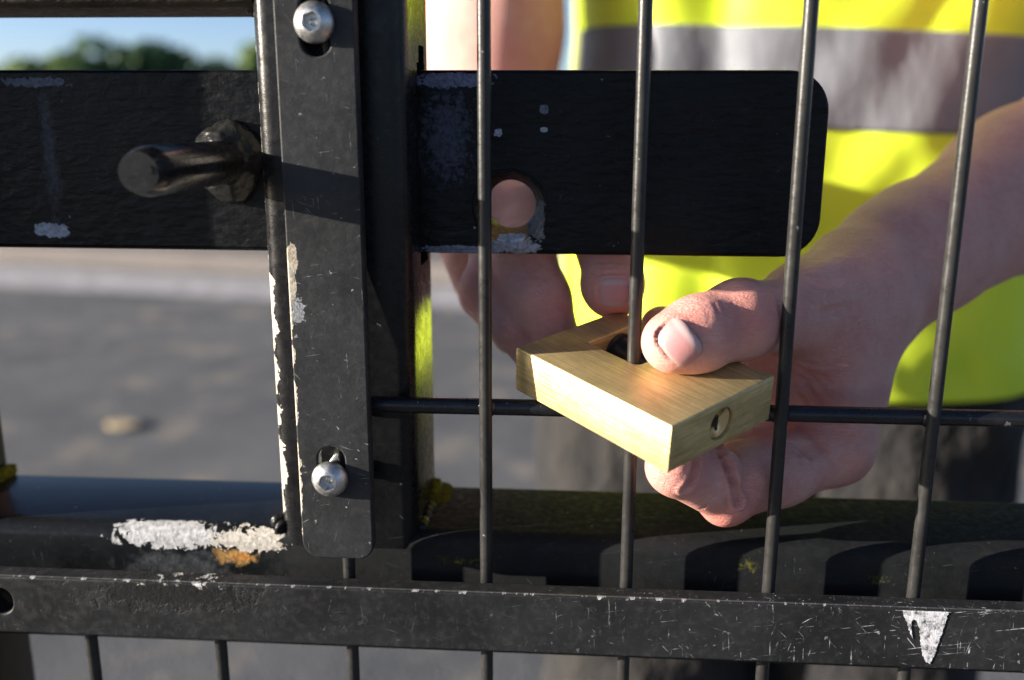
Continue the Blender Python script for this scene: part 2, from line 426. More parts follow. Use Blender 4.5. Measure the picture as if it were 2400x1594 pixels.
m_post = paint('black gloss paint, upright', (.008, .008, .009), .26, specks=.6, scratch=.1, grain=.5, dust=.25, spec=.26,
               chips=[(0, X0, 6.0, .11, 1, -150, -54, CREAM), (0, X0, 1.2, .2, 1, -60, 40, (.30, .28, .25))],
               patches=[(-113, -146, 3, 7, (.45, .42, .38), .9, .4)])
m_rail_tube = paint('black gloss paint, cross tube', (.007, .008, .009), .74, specks=.5, scratch=.15, grain=.6, dust=.2, spec=.20, gloss_x=(-140, -120, .28),
               patches=[(-170, -158.0, 19, 4.6, CHALK, 2.6, .26, .03, (14.4, 13.4)), (-140, -159.2, 13, 3.8, (.58, .54, .48), 2.6, .3, .03, (14.4, 13.4)), (-146, -165.5, 9, 3.5, (.42, .24, .08), 2.4, .25, .5), (-143, -166, 4, 1.5, (.50, .22, .06), 1.6, .3, .3), (-133, -182, 10, 5, (.13, .15, .14), 1.4, .1, .6),
                        (-165, -172, 25, 9, (.05, .055, .06), 1.8, .15, .5)],
               moss=[(-60, -164.5, 16, 3, .45), (44, -162, 7, 6, .5), (90, -166, 9, 4, .4)])
m_tube_plain = paint('black gloss paint, tube', (.007, .007, .008), .32, specks=.4, scratch=.1, grain=.5, dust=.5, coat=.3)
m_top = paint('weathered paint, top tube', (.05, .042, .032), .6, specks=1, grain=1.2, dust=1., lumps=.7)
m_strip = paint('dull black paint, clamp strip', (.0245, .0255, .0275), .46, specks=.9, scratch=.55, grain=.8, dust=.7,
               chips=[(0, -114.3, 2.2, .16, 1, -150, -46, CREAM)],
               patches=[(-112.6, -50, 1.9, 4.6, (.44, .38, .30), 1.4, .45), (-113, -60, 1.5, 9, (.46, .41, .34), 2.0, .4), (-111.4, -68, 2.2, 4.2, (.26, .27, .29), 2.4, .7)])
m_clamp = paint('dull black paint, clamp rail', (.017, .0178, .0195), .46, specks=1.0, scratch=1.0, grain=.7, dust=.8, wear_x=(-40, 25),
               chips=[(2, -167.3, .9, .25, -1, -300, 200, (.36, .36, .38)), (2, -190, .9, .22, 1, 20, 160, (.42, .42, .44))],
               patches=[(-163, -170, 11, 2.6, (.55, .54, .52), 1.6, .25), (-150, -168.6, 6, 1.4, (.6, .6, .6), 1.5, .4), (-162, -172, 34, 6, (.012, .012, .013), 2.4, .22, .3)])
m_wire = paint('black wire paint', (.020, .0195, .019), .32, specks=.6, grain=.5, dust=.4, spec=.32)
m_hwire = paint('black cross wire paint', (.010, .010, .012), .28, specks=.8, grain=.5, dust=.3, spec=.45)
m_weld = paint('weld metal under paint', (.012, .012, .012), .32, specks=.3, grain=1.0, dust=.3, lumps=.4)
def mat_moss():
    t = NT('yellow green moss'); p = t.mm()
    col = t.mix(t.mapr(t.noise(p, .5, 5, .7), .35, .7), (.04, .045, .006), (.22, .20, .015))
    return t.set(base=col, rough=.95, spec=.1, normal=t.bump(t.noise(p, 1.4, 5, .8), .002))
m_moss = mat_moss()
m_steel = NT('bolt steel').set(base=(.62, .62, .62), rough=.36, metal=.85)
def mat_steel():
    t = NT('dull stainless bolt'); p = t.mm()
    n = t.noise(p, .7, 5, .65)
    return t.set(base=t.mix(t.mapr(n, .3, .7), (.46, .45, .43), (.66, .66, .66)), metal=.92, rough=t.mapr(n, .3, .7, .28, .46), normal=t.bump(t.noise(p, 3, 3), .00008))
m_steel = mat_steel()
m_socket = NT('dark socket').set(base=(.20, .20, .22), rough=.25, metal=.9)

# upright tube, hollow, with the ragged slot the bolt bar slides through
bm = bm_box(X0, X1, TF, TB, ZT-6, 900, 6, 5, along(2))
inner = bm_box(X0+4, X1-4, TF+4, TB-4, ZT-20, 940)
slot = bm_box(X0-10, X1+10, BAR_Y0-2.0, BAR_Y1+3, BAR_Z0-4.5, BAR_Z1+2.5)
jag = bm_box(X1-8, X1+8, BAR_Y0+2, BAR_Y0+14, BAR_Z1-2, BAR_Z1+8.5)
post = obj_bm('post_tube', boolean(bm, [inner, slot, jag]), m_post, gate, angle=35)
# cross tube, left and right of and under the upright
obj_bm('cross_tube', bm_box(-259.5, 520, TF+.3, TB-.3, ZB, ZT, 6, 5, along(0)), m_rail_tube, gate)
obj_bm('side_tube', bm_box(-309, -259, TF-3, TB, -960, 900, 5, 5, along(2)), m_tube_plain, gate)
obj_bm('top_tube', bm_box(-259.5, X0+.5, TF+.2, TB-.2, 29.5, 79.5, 6, 5, along(0)), m_top, gate)
obj_bm('bottom_tube', bm_box(-259.5, 520, TF+.2, TB-.2, -960, -910, 6, 5, along(0)), m_tube_plain, gate)
obj_bm('end_tube', bm_box(520, 570, TF, TB, -960, 900, 6, 5, along(2)), m_tube_plain, gate)
# wires
for i in range(-6, 13):
    x = (i-2)*50.0
    if i <= 0 and i != 0: z1 = -172.0
    else: z1 = 880.0
    if x < -262: continue
    r = 2.25
    V, F = cyl_pts((x, 0, -950), (x, 0, z1), r, 18, 60, wob=.02, seed=i)
    obj('vertical_wire', V, F, m_wire, gate, angle=60)
for z in (-904, -704, -504, -304, -103.5, 96.5, 296.5, 496.5, 696.5):
    xa = -104.0 if z > -150 else -300
    V, F = cyl_pts((xa, 4.1, z), (540, 4.1, z), 2.9, 18, 50, wob=.02, seed=z)
    obj('horizontal_wire', V, F, m_hwire, gate, angle=60)
for x in (-50, 0, 50, 100, 150):
    lump('weld_spot', (x, 2.3, -103.5), (3.4, 2.2, 3.3), .18, 2., m_hwire, gate, 3, x)
# clamp strip with its two slots
def slot_pts(cx, z0, z1, r, n=10):
    out = [(cx+r*math.cos(math.pi*i/n), z1-r+r*math.sin(math.pi*i/n)) for i in range(n+1)]
    out += [(cx+r*math.cos(math.pi+math.pi*i/n), z0+r+r*math.sin(math.pi+math.pi*i/n)) for i in range(n+1)]
    return out
SX0, SX1 = -114.3, -89.0
ol = rrect(SX0, SX1, -157.0, 420, (2, 2, 6.5, 5.5))
bm = plate(ol, [slot_pts(-102.6, -131, -115.2, 4.7), slot_pts(-101.4, 13.0, 32, 4.9), slot_pts(-101.5, 180, 198, 4.8)], -5.4, 5.6, .7)
strip = obj_bm('clamp_strip', bm, m_strip, gate, angle=60, wn=True)
# unseen wedge added behind the upper strip to block sun through the gap
wz = [(-84, 1.6), (-78, 2.1), (-42, 5.2), (-30, 9.0), (400, 9.0)]
V = []
for z, th in wz: V += [(-113.4, -2.55, z), (-106, -2.55, z), (-106, -2.55+th, z), (-113.4, -2.55+th, z)]
F = [(0, 1, 2, 3), (16, 19, 18, 17)]
for i in range(4):
    for j in range(4): F.append((i*4+j, i*4+4+j, i*4+4+(j+1) % 4, i*4+(j+1) % 4))
obj('shade_wedge', V, F, m_tube_plain, gate)
# clamp rail
ol = rrect(-330, 520, -189.8, -167.2, 1.2, 3)
bm = plate(ol, [slot_pts(-226.5, -182.2, -172.0, 4.5)], -6.6, 8.2, .8)
rail = obj_bm('clamp_rail', bm, m_clamp, gate, angle=60, wn=True)
# a second strip, holding the mesh to the far upright
bm = plate(rrect(532, 558, -950, 880, 2), [], -5.4, 5.6, .7)
obj_bm('clamp_strip', bm, m_strip, gate, angle=60, wn=True)

def button_bolt(x, z, tilt, R_=6.35, front=-13.2):
    """domed socket screw: head with a real hexagon recess, shank behind"""
    b = -8.2
    prof = [(b, R_*.93), (b-.35, R_), (b-.9, R_), (b-2.0, R_*.93), (b-3.1, R_*.80), (b-4.0, R_*.62), (b-4.45, R_*.5)]
    bm = lathe_y(x, z, prof, 48)
    cut = bmesh.new(); a = [cut.verts.new((x+3.05*math.cos(tilt+j*math.pi/3), b-7, z+3.05*math.sin(tilt+j*math.pi/3))) for j in range(6)]
    c = [cut.verts.new((x+3.05*math.cos(tilt+j*math.pi/3), b-1.5, z+3.05*math.sin(tilt+j*math.pi/3))) for j in range(6)]
    for j in range(6): cut.faces.new((a[j], a[(j+1) % 6], c[(j+1) % 6], c[j]))
    cut.faces.new(a[::-1]); cut.faces.new(c); bmesh.ops.recalc_face_normals(cut, faces=cut.faces)
    h = obj_bm('bolt_head', boolean(bm, [cut]), m_steel, gate, angle=32)
    V, F = cyl_pts((x, b-1.45, z), (x, b-1.9, z), .9, 14, 3, prof=[(0, 1.5), (.5, 1.2), (1, .5)]); obj('socket_pip', V, F, m_steel, h)
    pr = [(i/24, 1.0 if i % 2 else .88) for i in range(25)]
    V, F = cyl_pts((x, b+.1, z), (x, TF+2, z), 3.6, 20, prof=pr); obj('bolt_shank', V, F, m_steel, h)
q = P(720, 50, -11); button_bolt(q[0], q[2], .35)
q = P(757, 1110, -11); button_bolt(q[0], q[2], .2)
button_bolt(-101.5, 188, .1)

# welds and moss in the frame corners
def bead(p0, p1, r, mat, seed, n=26):
    p0, p1 = Vector(p0), Vector(p1); pr = []
    for i in range(n+1): pr.append((i/n, .75+.25*math.sin(i*2.1)+.35*mnoise.noise(Vector((i*.6, seed, 0)))))
    V, F = cyl_pts(p0, p1, r, 12, prof=pr); obj('weld_bead', V, F, mat, gate, angle=180)
bead((X0-.6, TF+6, ZT-.5), (X0-.6, TB-4, ZT-.5), 3.2, m_weld, 1)
bead((X0+1, TF+2.5, ZT-1.0), (X0-2.5, TF+7, ZT+.8), 3.6, m_weld, 5, 10)
bead((X1+.6, TF+5, ZT-.5), (X1+.6, TB-4, ZT-.5), 3.0, m_weld, 2)
bead((-258.5, TF+5, ZT-.5), (-258.5, TB-4, ZT-.5), 3.0, m_weld, 3)
bead((X0-.6, TF+6, 29.5), (X0-.6, TB-4, 29.5), 3.0, m_weld, 4)
lump('moss_clump', (X1+.6, 44, ZT+.5), (3.0, 13, 4.0), .12, 1.8, m_moss, gate, 5, 3)
lump('moss_clump', (X1+3.5, 45, ZT-.5), (4.6, 12, 1.6), .12, 1.8, m_moss, gate, 5, 5)
lump('moss_clump', (-257.8, 48, ZT+1), (2.4, 10, 3.6), .12, 1.8, m_moss, gate, 5, 9)

# white paint drip over the clamp rail
def drip():
    raw = [(2068, 1368), (2100, 1366), (2150, 1366), (2196, 1369), (2190, 1392), (2180, 1420), (2170, 1452), (2160, 1480), (2150, 1505), (2143, 1518), (2134, 1512), (2126, 1490), (2122, 1462), (2120, 1436), (2117, 1426), (2108, 1415), (2100, 1420), (2100, 1436), (2104, 1462), (2096, 1440), (2086, 1408), (2076, 1386)]
    pts = [P(a, b+12, -10.8) for a, b in raw]
    out = []
    for i, a in enumerate(pts):
        b = pts[(i+1) % len(pts)]
        for k_ in range(9):
            c = a+(b-a)*k_/9; out.append((c[0]+random.uniform(-.13, .13)+.5*mnoise.noise(Vector((c[0]*.9, 0, c[2]*.9))), c[2]+random.uniform(-.13, .13)+.5*mnoise.noise(Vector((c[0]*.9, 7, c[2]*.9)))))
    top = max(o[1] for o in out)
    out = [(x, min(z, -167.9)) for x, z in out]
    return plate(out, [], -10.80, .3, .05, 1)
def mat_white():
    t = NT('white paint drip'); p = t.mm()
    n = t.noise(p, .5, 6, .7)
    return t.set(base=t.mix(t.mapr(n, .36, .52), (.07, .07, .075), (.62, .62, .65)), rough=.6, normal=t.bump(n, .0004))
m_white = mat_white()
obj_bm('paint_drip', drip(), m_white, rail, angle=60)
# ------------------------------------------------------------------ the sliding bolt bar
m_bar = paint('black gloss paint, bolt bar', (.0045, .005, .0062), .34, specks=.5, scratch=.10, grain=1.2, dust=.25, lumps=.4, coat=.0, spec=.15,
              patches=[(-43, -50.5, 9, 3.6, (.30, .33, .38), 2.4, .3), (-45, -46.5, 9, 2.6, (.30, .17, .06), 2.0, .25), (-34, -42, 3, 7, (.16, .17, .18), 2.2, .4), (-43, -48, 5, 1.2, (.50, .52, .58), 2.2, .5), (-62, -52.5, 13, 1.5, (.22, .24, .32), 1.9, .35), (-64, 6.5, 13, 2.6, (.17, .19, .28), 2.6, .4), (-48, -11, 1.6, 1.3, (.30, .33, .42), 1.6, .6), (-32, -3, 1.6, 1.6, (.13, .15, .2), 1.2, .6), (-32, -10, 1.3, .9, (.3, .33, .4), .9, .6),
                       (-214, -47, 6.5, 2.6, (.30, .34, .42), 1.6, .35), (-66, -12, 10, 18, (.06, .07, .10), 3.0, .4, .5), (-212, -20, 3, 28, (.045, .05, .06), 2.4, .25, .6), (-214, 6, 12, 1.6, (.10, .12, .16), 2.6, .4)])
sb = empty('sliding_bolt', (-60, 36, -54), 'long flat black bolt bar with pin handle and padlock hole sliding through the gate post', 'bolt')
xe = P(1897, 400, 33)[0]
ol = rrect(-330, xe, BAR_Z0, BAR_Z1, (14, 1, 1, 14), 10)
hc = P(1176, 474, 32)
cone = lathe_y(hc[0], hc[2]-.4, [(BAR_Y0-.5, 12.6), (BAR_Y0+.8, 12.2), (BAR_Y0+6.5, 9.2), (BAR_Y1+4, 8.6)], 48)
bar = obj_bm('bar', boolean(plate(ol, [], (BAR_Y0+BAR_Y1)/2, BAR_Y1-BAR_Y0, 1.6, 3), [cone]), m_bar, sb, angle=45, wn=True)
rimV, rimF = [], []
for i in range(64):
    a = 2*math.pi*i/64; w_ = 1+.35*mnoise.noise(Vector((math.cos(a)*3, math.sin(a)*3, 1)))
    rr = 12.9+.5*mnoise.noise(Vector((math.cos(a)*5, math.sin(a)*5, 4)))
    for j in range(8):
        b_ = j*math.pi/4; mr = .75*w_*(1.8 if 4.2 < a < 5.3 else 1)
        rimV.append((hc[0]+math.cos(a)*(rr+mr*math.cos(b_)), BAR_Y0+.1+mr*.8*math.sin(b_), hc[2]-.4+math.sin(a)*(rr+mr*math.cos(b_))))
for i in range(64):
    for j in range(8): rimF.append((i*8+j, i*8+(j+1) % 8, ((i+1) % 64)*8+(j+1) % 8, ((i+1) % 64)*8+j))
obj('hole_rim', rimV, rimF, m_bar, bar, angle=180)
lump('rust_lump', (hc[0]+1, BAR_Y0+1.5, hc[2]-14.2), (6.5, 2.6, 2.6), .35, 2.2, m_bar, bar, 4, 8)
pc = P(532, 372, 30)
m_pin = paint('glossy black pin paint', (.012, .012, .013), .22, specks=.2, grain=.5, dust=.3, spec=.3)
R_ = 7.5
prof = [(0, 1.02), (.1, 1), (.5, 1), (.90, 1), (.925, .99), (.985, .84), (1, .79)]
V, F = cyl_pts((pc[0], 30, pc[2]), (pc[0]-.8, -43.0, pc[2]+1.2), R_, 40, prof=prof)
pin = obj('pin_handle', V, F, m_pin, sb, angle=50)
e = Vector((pc[0]-.8, -43.0, pc[2]+1.2))
V, F = cyl_pts(e+Vector((3.4, .8, .8)), e+Vector((3.4, -.5, .8)), 1.3, 16, prof=[(0, 1), (.6, 1), (1, .9)]); obj('pin_nub', V, F, m_pin, pin)
lump('weld_collar', (pc[0]-.5, 28.5, pc[2]), (12.4, 7.0, 15.0), .13, 1.5, m_weld, sb, 5, 2)

# ------------------------------------------------------------------ the padlock
LT, LL, LW = 16.73, 70.0, 50.6
LO = np.array([9.05, -42.4, -93.0]); LA = np.array([.70, -.70, -.15]); LB = np.array([.72, .69, .12])
LA = LA/np.linalg.norm(LA); LB = LB-LA*(LB@LA); LB = LB/np.linalg.norm(LB); LC = np.cross(LA, LB)
NB = 22.0                      # front wall of the notch
NA0, NA1 = -57.0, -33.8
def mat_brass():
    t = NT('brushed brass'); p = t.scale(t.objc(), (1000, 1000, 1000))
    nx = t.math('GREATER_THAN', t.math('ABSOLUTE', t.sep(t.n('ShaderNodeTexCoord').outputs['Normal'])[0]), .7)
    mv = t.n('ShaderNodeMix', data_type='VECTOR'); t.put(mv.inputs[0], nx); t.put(mv.inputs[4], t.scale(p, (.05, 1.6, 1.6))); t.put(mv.inputs[5], t.scale(p, (1.6, .09, 1.4)))
    st = t.noise(mv.outputs[1], 1., 5, .7); st2 = t.noise(t.scale(mv.outputs[1], (.36, .36, .36)), 1., 4, .6); bl = t.noise(p, .07, 4, .6)
    col = t.mix(t.mapr(st, .36, .64), (.58, .44, .19), (.86, .69, .36))
    col = t.mix(t.math('MULTIPLY', t.mapr(st2, .45, .7), .35), col, (.30, .21, .09))
    col = t.mix(t.math('MULTIPLY', t.mapr(bl, .42, .72), .5), col, (.32, .24, .11))
    v = t.voro(p, .085); q = t.sep(t.voro(p, .085, out='Color'))
    sp = t.math('LESS_THAN', t.math('ADD', v, t.math('MULTIPLY', t.noise(p, 1.2, 3), .04)), t.math('MULTIPLY', t.math('POWER', q[0], 6), .15))
    col = t.mix(t.math('MULTIPLY', sp, .8), col, (.12, .06, .02))
    nor = t.bump(t.math('ADD', st, t.math('MULTIPLY', st2, .5)), .0002)
    return t.set(base=col, metal=.72, rough=t.mixf(sp, t.mapr(st, .3, .7, .52, .42), .8), normal=nor, spec=.5)
m_brass = mat_brass()
m_dark = NT('dark hardened pin steel').set(base=(.06, .06, .066), rough=.30, metal=.7)
m_plug = NT('polished key plug').set(base=(.70, .57, .34), rough=.24, metal=1.)
lk = bpy.data.objects.new('padlock', None); C.objects.link(lk); lk.empty_display_size = .02
setp(lk, 'rectangular brass padlock with straight shackle locked round a gate wire', 'padlock')
Ml = Matrix.Identity(4)
for i in range(3): Ml[i][0], Ml[i][1], Ml[i][2] = LA[i], LB[i], LC[i]
Ml.translation = Vector((LO[0]*.001, LO[1]*.001, LO[2]*.001+ZG)); lk.matrix_world = Ml
def lock_part(name, bm, mat, parent=lk, angle=40):
    for v in bm.verts: v.co *= .001
    me = bpy.data.meshes.new(name); bm.to_mesh(me); bm.free(); finish(me, mat, True, angle)
    o = bpy.data.objects.new(name, me); C.objects.link(o); o.parent = parent; return o
def u_block():
    cu = bpy.data.curves.new('tmp', 'CURVE'); cu.dimensions = '2D'; cu.fill_mode = 'BOTH'
    def arc(cx, cy, r, a0, a1, n=5): return [(cx+r*math.cos(math.radians(a0+(a1-a0)*i/n)), cy+r*math.sin(math.radians(a0+(a1-a0)*i/n))) for i in range(n+1)]
    pts = [(-LL, 0), (0, 0), (0, LW), (NA1, LW)]+arc(NA1-2.2, NB+2.2, 2.2, 0, -90)+arc(NA0+.8, NB+.8, .8, -90, -180)+[(NA0, LW), (-LL, LW)]
    s = cu.splines.new('POLY'); s.points.add(len(pts)-1)
    for i, q in enumerate(pts): s.points[i].co = (*q, 0, 1)
    s.use_cyclic_u = True; cu.extrude = LT/2-.75; cu.bevel_depth = .75; cu.bevel_resolution = 2; cu.offset = -.75
    o = bpy.data.objects.new('tmp', cu); C.objects.link(o); me = bpy.data.meshes.new_from_object(o.evaluated_get(bpy.context.evaluated_depsgraph_get()))
    bpy.data.objects.remove(o); bm = bmesh.new(); bm.from_mesh(me); bmesh.ops.remove_doubles(bm, verts=bm.verts, dist=.01); bmesh.ops.recalc_face_normals(bm, faces=bm.faces)
    for v in bm.verts: v.co.z -= LT/2
    return bm
KB = 24.5                      # key plug axis
bm = u_block()
V, F = cyl_pts((-6, KB, -LT/2), (1, KB, -LT/2), 5.7, 40, prof=[(0, .5), (.05, 1), (1, 1)])
cut = bmesh.new(); vs_ = [cut.verts.new(v) for v in V]; [cut.faces.new([vs_[i] for i in f]) for f in F]; bmesh.ops.recalc_face_normals(cut, faces=cut.faces)
lock_part('body', boolean(bm, [cut]), m_brass, angle=30)
def part_cyl(name, p0, p1, r, mat, prof=None, parent=lk, n=40):
    V, F = cyl_pts(p0, p1, r, n, prof=prof or [(0, 1), (1, 1)])
    b = bmesh.new(); vv = [b.verts.new(v) for v in V]; [b.faces.new([vv[i] for i in f]) for f in F]; bmesh.ops.recalc_face_normals(b, faces=b.faces)
    return lock_part(name, b, mat, parent)
plug = part_cyl('key_plug', (-5.6, KB, -LT/2), (-.5, KB, -LT/2), 5.5, m_plug, prof=[(0, 1), (.86, 1), (.9, .96), (.7, .30), (.6, .18)])
kb = bmesh.new(); bmesh.ops.create_cube(kb, size=1)
for v in kb.verts: v.co = Vector((-2.1+v.co.x*1.0, KB+v.co.y*1.1, -LT/2-.6+v.co.z*5.4))
lock_part('keyway', kb, m_dark, plug)
part_cyl('shackle', (NA0-2, 37.5, -LT/2+.5), (NA1+2, 37.5, -LT/2+.5), 5.4, m_dark)
part_cyl('shackle_collar', (NA0-1, 37.5, -LT/2+.5), (NA0+1.2, 37.5, -LT/2+.5), 6.6, m_dark, prof=[(0, 1), (.9, 1), (1, .9)])

# ------------------------------------------------------------------ the person: body grown as one smooth surface from a posed skeleton
def smin(a, b, k):
    h = np.clip(.5+.5*(b-a)/k, 0, 1); return b*(1-h)+a*h-k*h*(1-h)
class Field:
    """smooth union of tapered limbs and ellipsoids"""
    def __init__(s): s.pr = []
    def limb(s, a, b, ra, rb, k=4., flat=None, q=1.):
        s.pr.append(('l', np.array(a, float), np.array(b, float), ra, rb, k, None if flat is None else np.array(flat, float)/np.linalg.norm(flat), q)); return s
    def blob(s, c, r, k=6., axes=None):
        s.pr.append(('e', np.array(c, float), np.array(r, float), k, np.eye(3) if axes is None else np.array(axes, float))); return s
    def cut(s, a, b, r, k=2.):
        s.pr.append(('c', np.array(a, float), np.array(b, float), r, k)); return s
    def one(s, p, X):
        if p[0] == 'e':
            d = (X-p[1])@p[4].T; q = d/p[2]; n = np.sqrt((q*q).sum(1))+1e-9; g = np.sqrt(((q/p[2])**2).sum(1))+1e-9
            return n*(n-1)/g
        a, b = p[1], p[2]; ab = b-a; t = np.clip((X-a)@ab/(ab@ab), 0, 1)
        d = X-a-t[:, None]*ab
        if p[0] == 'c': return np.sqrt((d*d).sum(1))-p[3]
        if p[6] is not None:
            c = d@p[6]; d = d+np.outer(c*(1/p[7]-1), p[6])
        return np.sqrt((d*d).sum(1))-(p[3]+(p[4]-p[3])*t)
    def __call__(s, X):
        out = None
        for p in s.pr:
            d = s.one(p, X)
            if out is None: out = d
            elif p[0] == 'c': out = -smin(-out, d, p[4])
            else: out = smin(out, d, p[5] if p[0] == 'l' else p[3])
        return out
def surface(fn, lo, hi, h, coarse=5):
    """surface nets on the band of cells near the skin"""
    lo = np.array(lo, float); n = np.ceil((np.array(hi)-lo)/(h*coarse)).astype(int)+1
    H = h*coarse
    g = np.stack(np.meshgrid(*[lo[i]+H*(np.arange(n[i])+.5) for i in range(3)], indexing='ij'), -1).reshape(-1, 3)
    dc = np.concatenate([fn(c) for c in np.array_split(g, max(1, len(g)//400000))]).reshape(n)
    F = np.repeat(np.repeat(np.repeat(dc.astype(np.float32), coarse, 0), coarse, 1), coarse, 2)
    near = np.argwhere(np.abs(dc) < H*1.35)
    o = np.stack(np.meshgrid(*[np.arange(coarse)]*3, indexing='ij'), -1).reshape(-1, 3)
    for blk in np.array_split(near, max(1, len(near)*coarse**3//400000)):
        ix = (blk[:, None, :]*coarse+o[None]).reshape(-1, 3)
        F[ix[:, 0], ix[:, 1], ix[:, 2]] = fn(lo+h*(ix+.5))
    S = F < 0
    a = [S[i:S.shape[0]-1+i, j:S.shape[1]-1+j, k_:S.shape[2]-1+k_] for i in (0, 1) for j in (0, 1) for k_ in (0, 1)]
    any_ = a[0].copy(); all_ = a[0].copy()
    for q in a[1:]: any_ |= q; all_ &= q
    cells = np.argwhere(any_ & ~all_)
    idx = np.full(any_.shape, -1, np.int64); idx[cells[:, 0], cells[:, 1], cells[:, 2]] = np.arange(len(cells))
    acc = np.zeros((len(cells), 3)); cnt = np.zeros(len(cells))
    cor = np.array([(i, j, k_) for i in (0, 1) for j in (0, 1) for k_ in (0, 1)])
    val = np.stack([F[cells[:, 0]+c[0], cells[:, 1]+c[1], cells[:, 2]+c[2]] for c in cor], 1).astype(float)
    for i in range(8):
        for j in range(i+1, 8):
            if np.abs(cor[i]-cor[j]).sum() != 1: continue
            m = (val[:, i] < 0) != (val[:, j] < 0); t = val[m, i]/(val[m, i]-val[m, j])
            acc[m] += cor[i]+t[:, None]*(cor[j]-cor[i]); cnt[m] += 1
    V = lo+h*(cells+.5+acc/cnt[:, None])
    Q = []
    for ax in range(3):
        b, c = (ax+1) % 3, (ax+2) % 3
        s0 = [slice(None)]*3; s1 = [slice(None)]*3; s0[ax] = slice(0, -1); s1[ax] = slice(1, None)
        e = np.argwhere(S[tuple(s0)] != S[tuple(s1)])
        e = e[(e[:, b] > 0) & (e[:, c] > 0) & (e[:, b] < S.shape[b]-1) & (e[:, c] < S.shape[c]-1)]
        f = S[e[:, 0], e[:, 1], e[:, 2]]
        def cell(db, dc_):
            q = e.copy(); q[:, b] += db; q[:, c] += dc_; return idx[q[:, 0], q[:, 1], q[:, 2]]
        q = np.stack([cell(-1, -1), cell(0, -1), cell(0, 0), cell(-1, 0)], 1)
        q[~f] = q[~f][:, ::-1]; Q.append(q)
    Q = np.concatenate(Q); Q = Q[(Q >= 0).all(1)]
    return V, Q
def gather(idx, W_, n): return np.stack([np.bincount(idx, W_[:, i], n) for i in range(3)], 1)
def normals(V, Q):
    fn = np.cross(V[Q[:, 2]]-V[Q[:, 0]], V[Q[:, 3]]-V[Q[:, 1]])
    n = gather(Q.ravel(), np.repeat(fn, 4, 0), len(V))
    return n/(np.linalg.norm(n, axis=1)[:, None]+1e-9)
def relax(V, Q, it=2, lam=.5):
    a = Q.ravel(); b = np.roll(Q, -1, 1).ravel(); i = np.concatenate([a, b]); j = np.concatenate([b, a]); c = np.maximum(np.bincount(i, minlength=len(V)), 1)[:, None]
    for _ in range(it): V = V+lam*(gather(i, V[j], len(V))/c-V)
    return V
def hits(fn, pts, near=180., far=900.):
    """where sight lines through picture points first meet the skin"""
    D = np.array([ray(*p) for p in pts]); D /= np.linalg.norm(D, axis=1)[:, None]; t = np.full(len(D), near); live = np.ones(len(D), bool)
    for _ in range(160):
        if not live.any(): break
        q = fn(CAM+D[live]*t[live, None]); t[live] += np.where(q < .03, 0, np.maximum(.05, q*.7))
        k_ = np.where(live)[0]; live[k_[(q < .03) | (t[live] > far)]] = False
    return CAM+D*t[:, None], t < far
def hit(fn, px, py):
    p, ok = hits(fn, [(px, py)]); return p[0] if ok[0] else None

# --- the hand that holds the padlock (arm coming in from the right)
H1 = Field()
i_mcp, i_pip, i_dip = P(1925, 1032, 36), P(1670, 1138, 8), P(1553, 1076, -11)
i_tip = i_dip+np.array([9., 20., 5.])
t_tip, t_ip, t_mcp, t_cmc = P(1551, 789, -9), P(1702, 738, 7), P(1835, 722, 32), P(1985, 690, 62)
wr = P(1992, 655, 80); fr = P(2361, 436, 150); elb1 = wr+(fr-wr)/np.linalg.norm(fr-wr)*250
view = np.array([0, -1., .15])
H1.limb(elb1, fr, 42, 35.5, 8).limb(fr, wr+(fr-wr)*.22, 35.0, 25.5, 14).limb(wr+(fr-wr)*.3+np.array([0, 0, 1.5]), wr+np.array([0, 0, 1.5]), 25.5, 22.8, 14, (.3, 1, 0), .92)
m_mcp, r_mcp, l_mcp = i_mcp+np.array([3, 20, 3.]), i_mcp+np.array([5, 39, 5.]), i_mcp+np.array([3, 56, 9.])
H1.limb(P(1975, 760, 62), i_mcp, 17, 13.2, 14)
H1.limb(P(1990, 740, 84), m_mcp, 18, 13, 12).limb(P(2000, 735, 98), r_mcp, 17, 12.5, 12).limb(P(2005, 740, 108), l_mcp, 15, 11.5, 12)
H1.blob(P(1915, 870, 46), (16.5, 17, 25), 12)                       # first web
H1.limb(t_cmc, t_mcp, 18, 14.2, 16)
H1.limb(P(1960, 640, 72), P(1850, 680, 38), 17, 12, 10)             # tendon line to the thumb
H1.blob(P(1870, 800, 44), (13, 13, 17), 10)
H1.limb(P(1795, 800, 46), P(1808, 960, 52), 12, 13, 8)
H1.limb(t_mcp, t_ip, 13.2, 12.6, 6)
H1.blob(t_ip+np.array([1.5, 1, 0.]), (10.6, 12.2, 12.6), 5)
t_mid = t_tip*.62+t_ip*.38
H1.limb(t_ip, t_mid, 12.0, 11.6, 5).limb(t_mid, t_tip, 11.6, 10.2, 6)
H1.blob(t_tip*.8+t_ip*.2+np.array([1.5, 1.5, -2.0]), (11.5, 10, 9.6), 4)   # pad pressed on the brass
# index finger, folded under the lock
H1.limb(i_mcp, i_mcp*.45+i_pip*.55, 13.2, 12.0, 6).limb(i_mcp*.45+i_pip*.55, i_pip, 12.0, 10.2, 5)
H1.blob(i_pip+np.array([.5, 0, -1.6]), (9.6, 9.8, 10.2), 3)
H1.limb(P(1805, 1078, 23), P(1712, 1088, 12), 12.5, 11.6, 3).blob(P(1640, 1092, 0), (10.5, 9.5, 10.8), 1.5).blob(P(1560, 1082, -9), (9.5, 9.0, 9.6), 1.5)
H1.limb(i_pip, i_dip, 9.8, 9.2, 1.4).limb(i_dip, i_tip, 9.2, 7.8, 1.4)
H1.blob(i_dip*.55+i_pip*.45+np.array([2, 2, 3.5]), (8.2, 8.5, 7.5), 2.2)
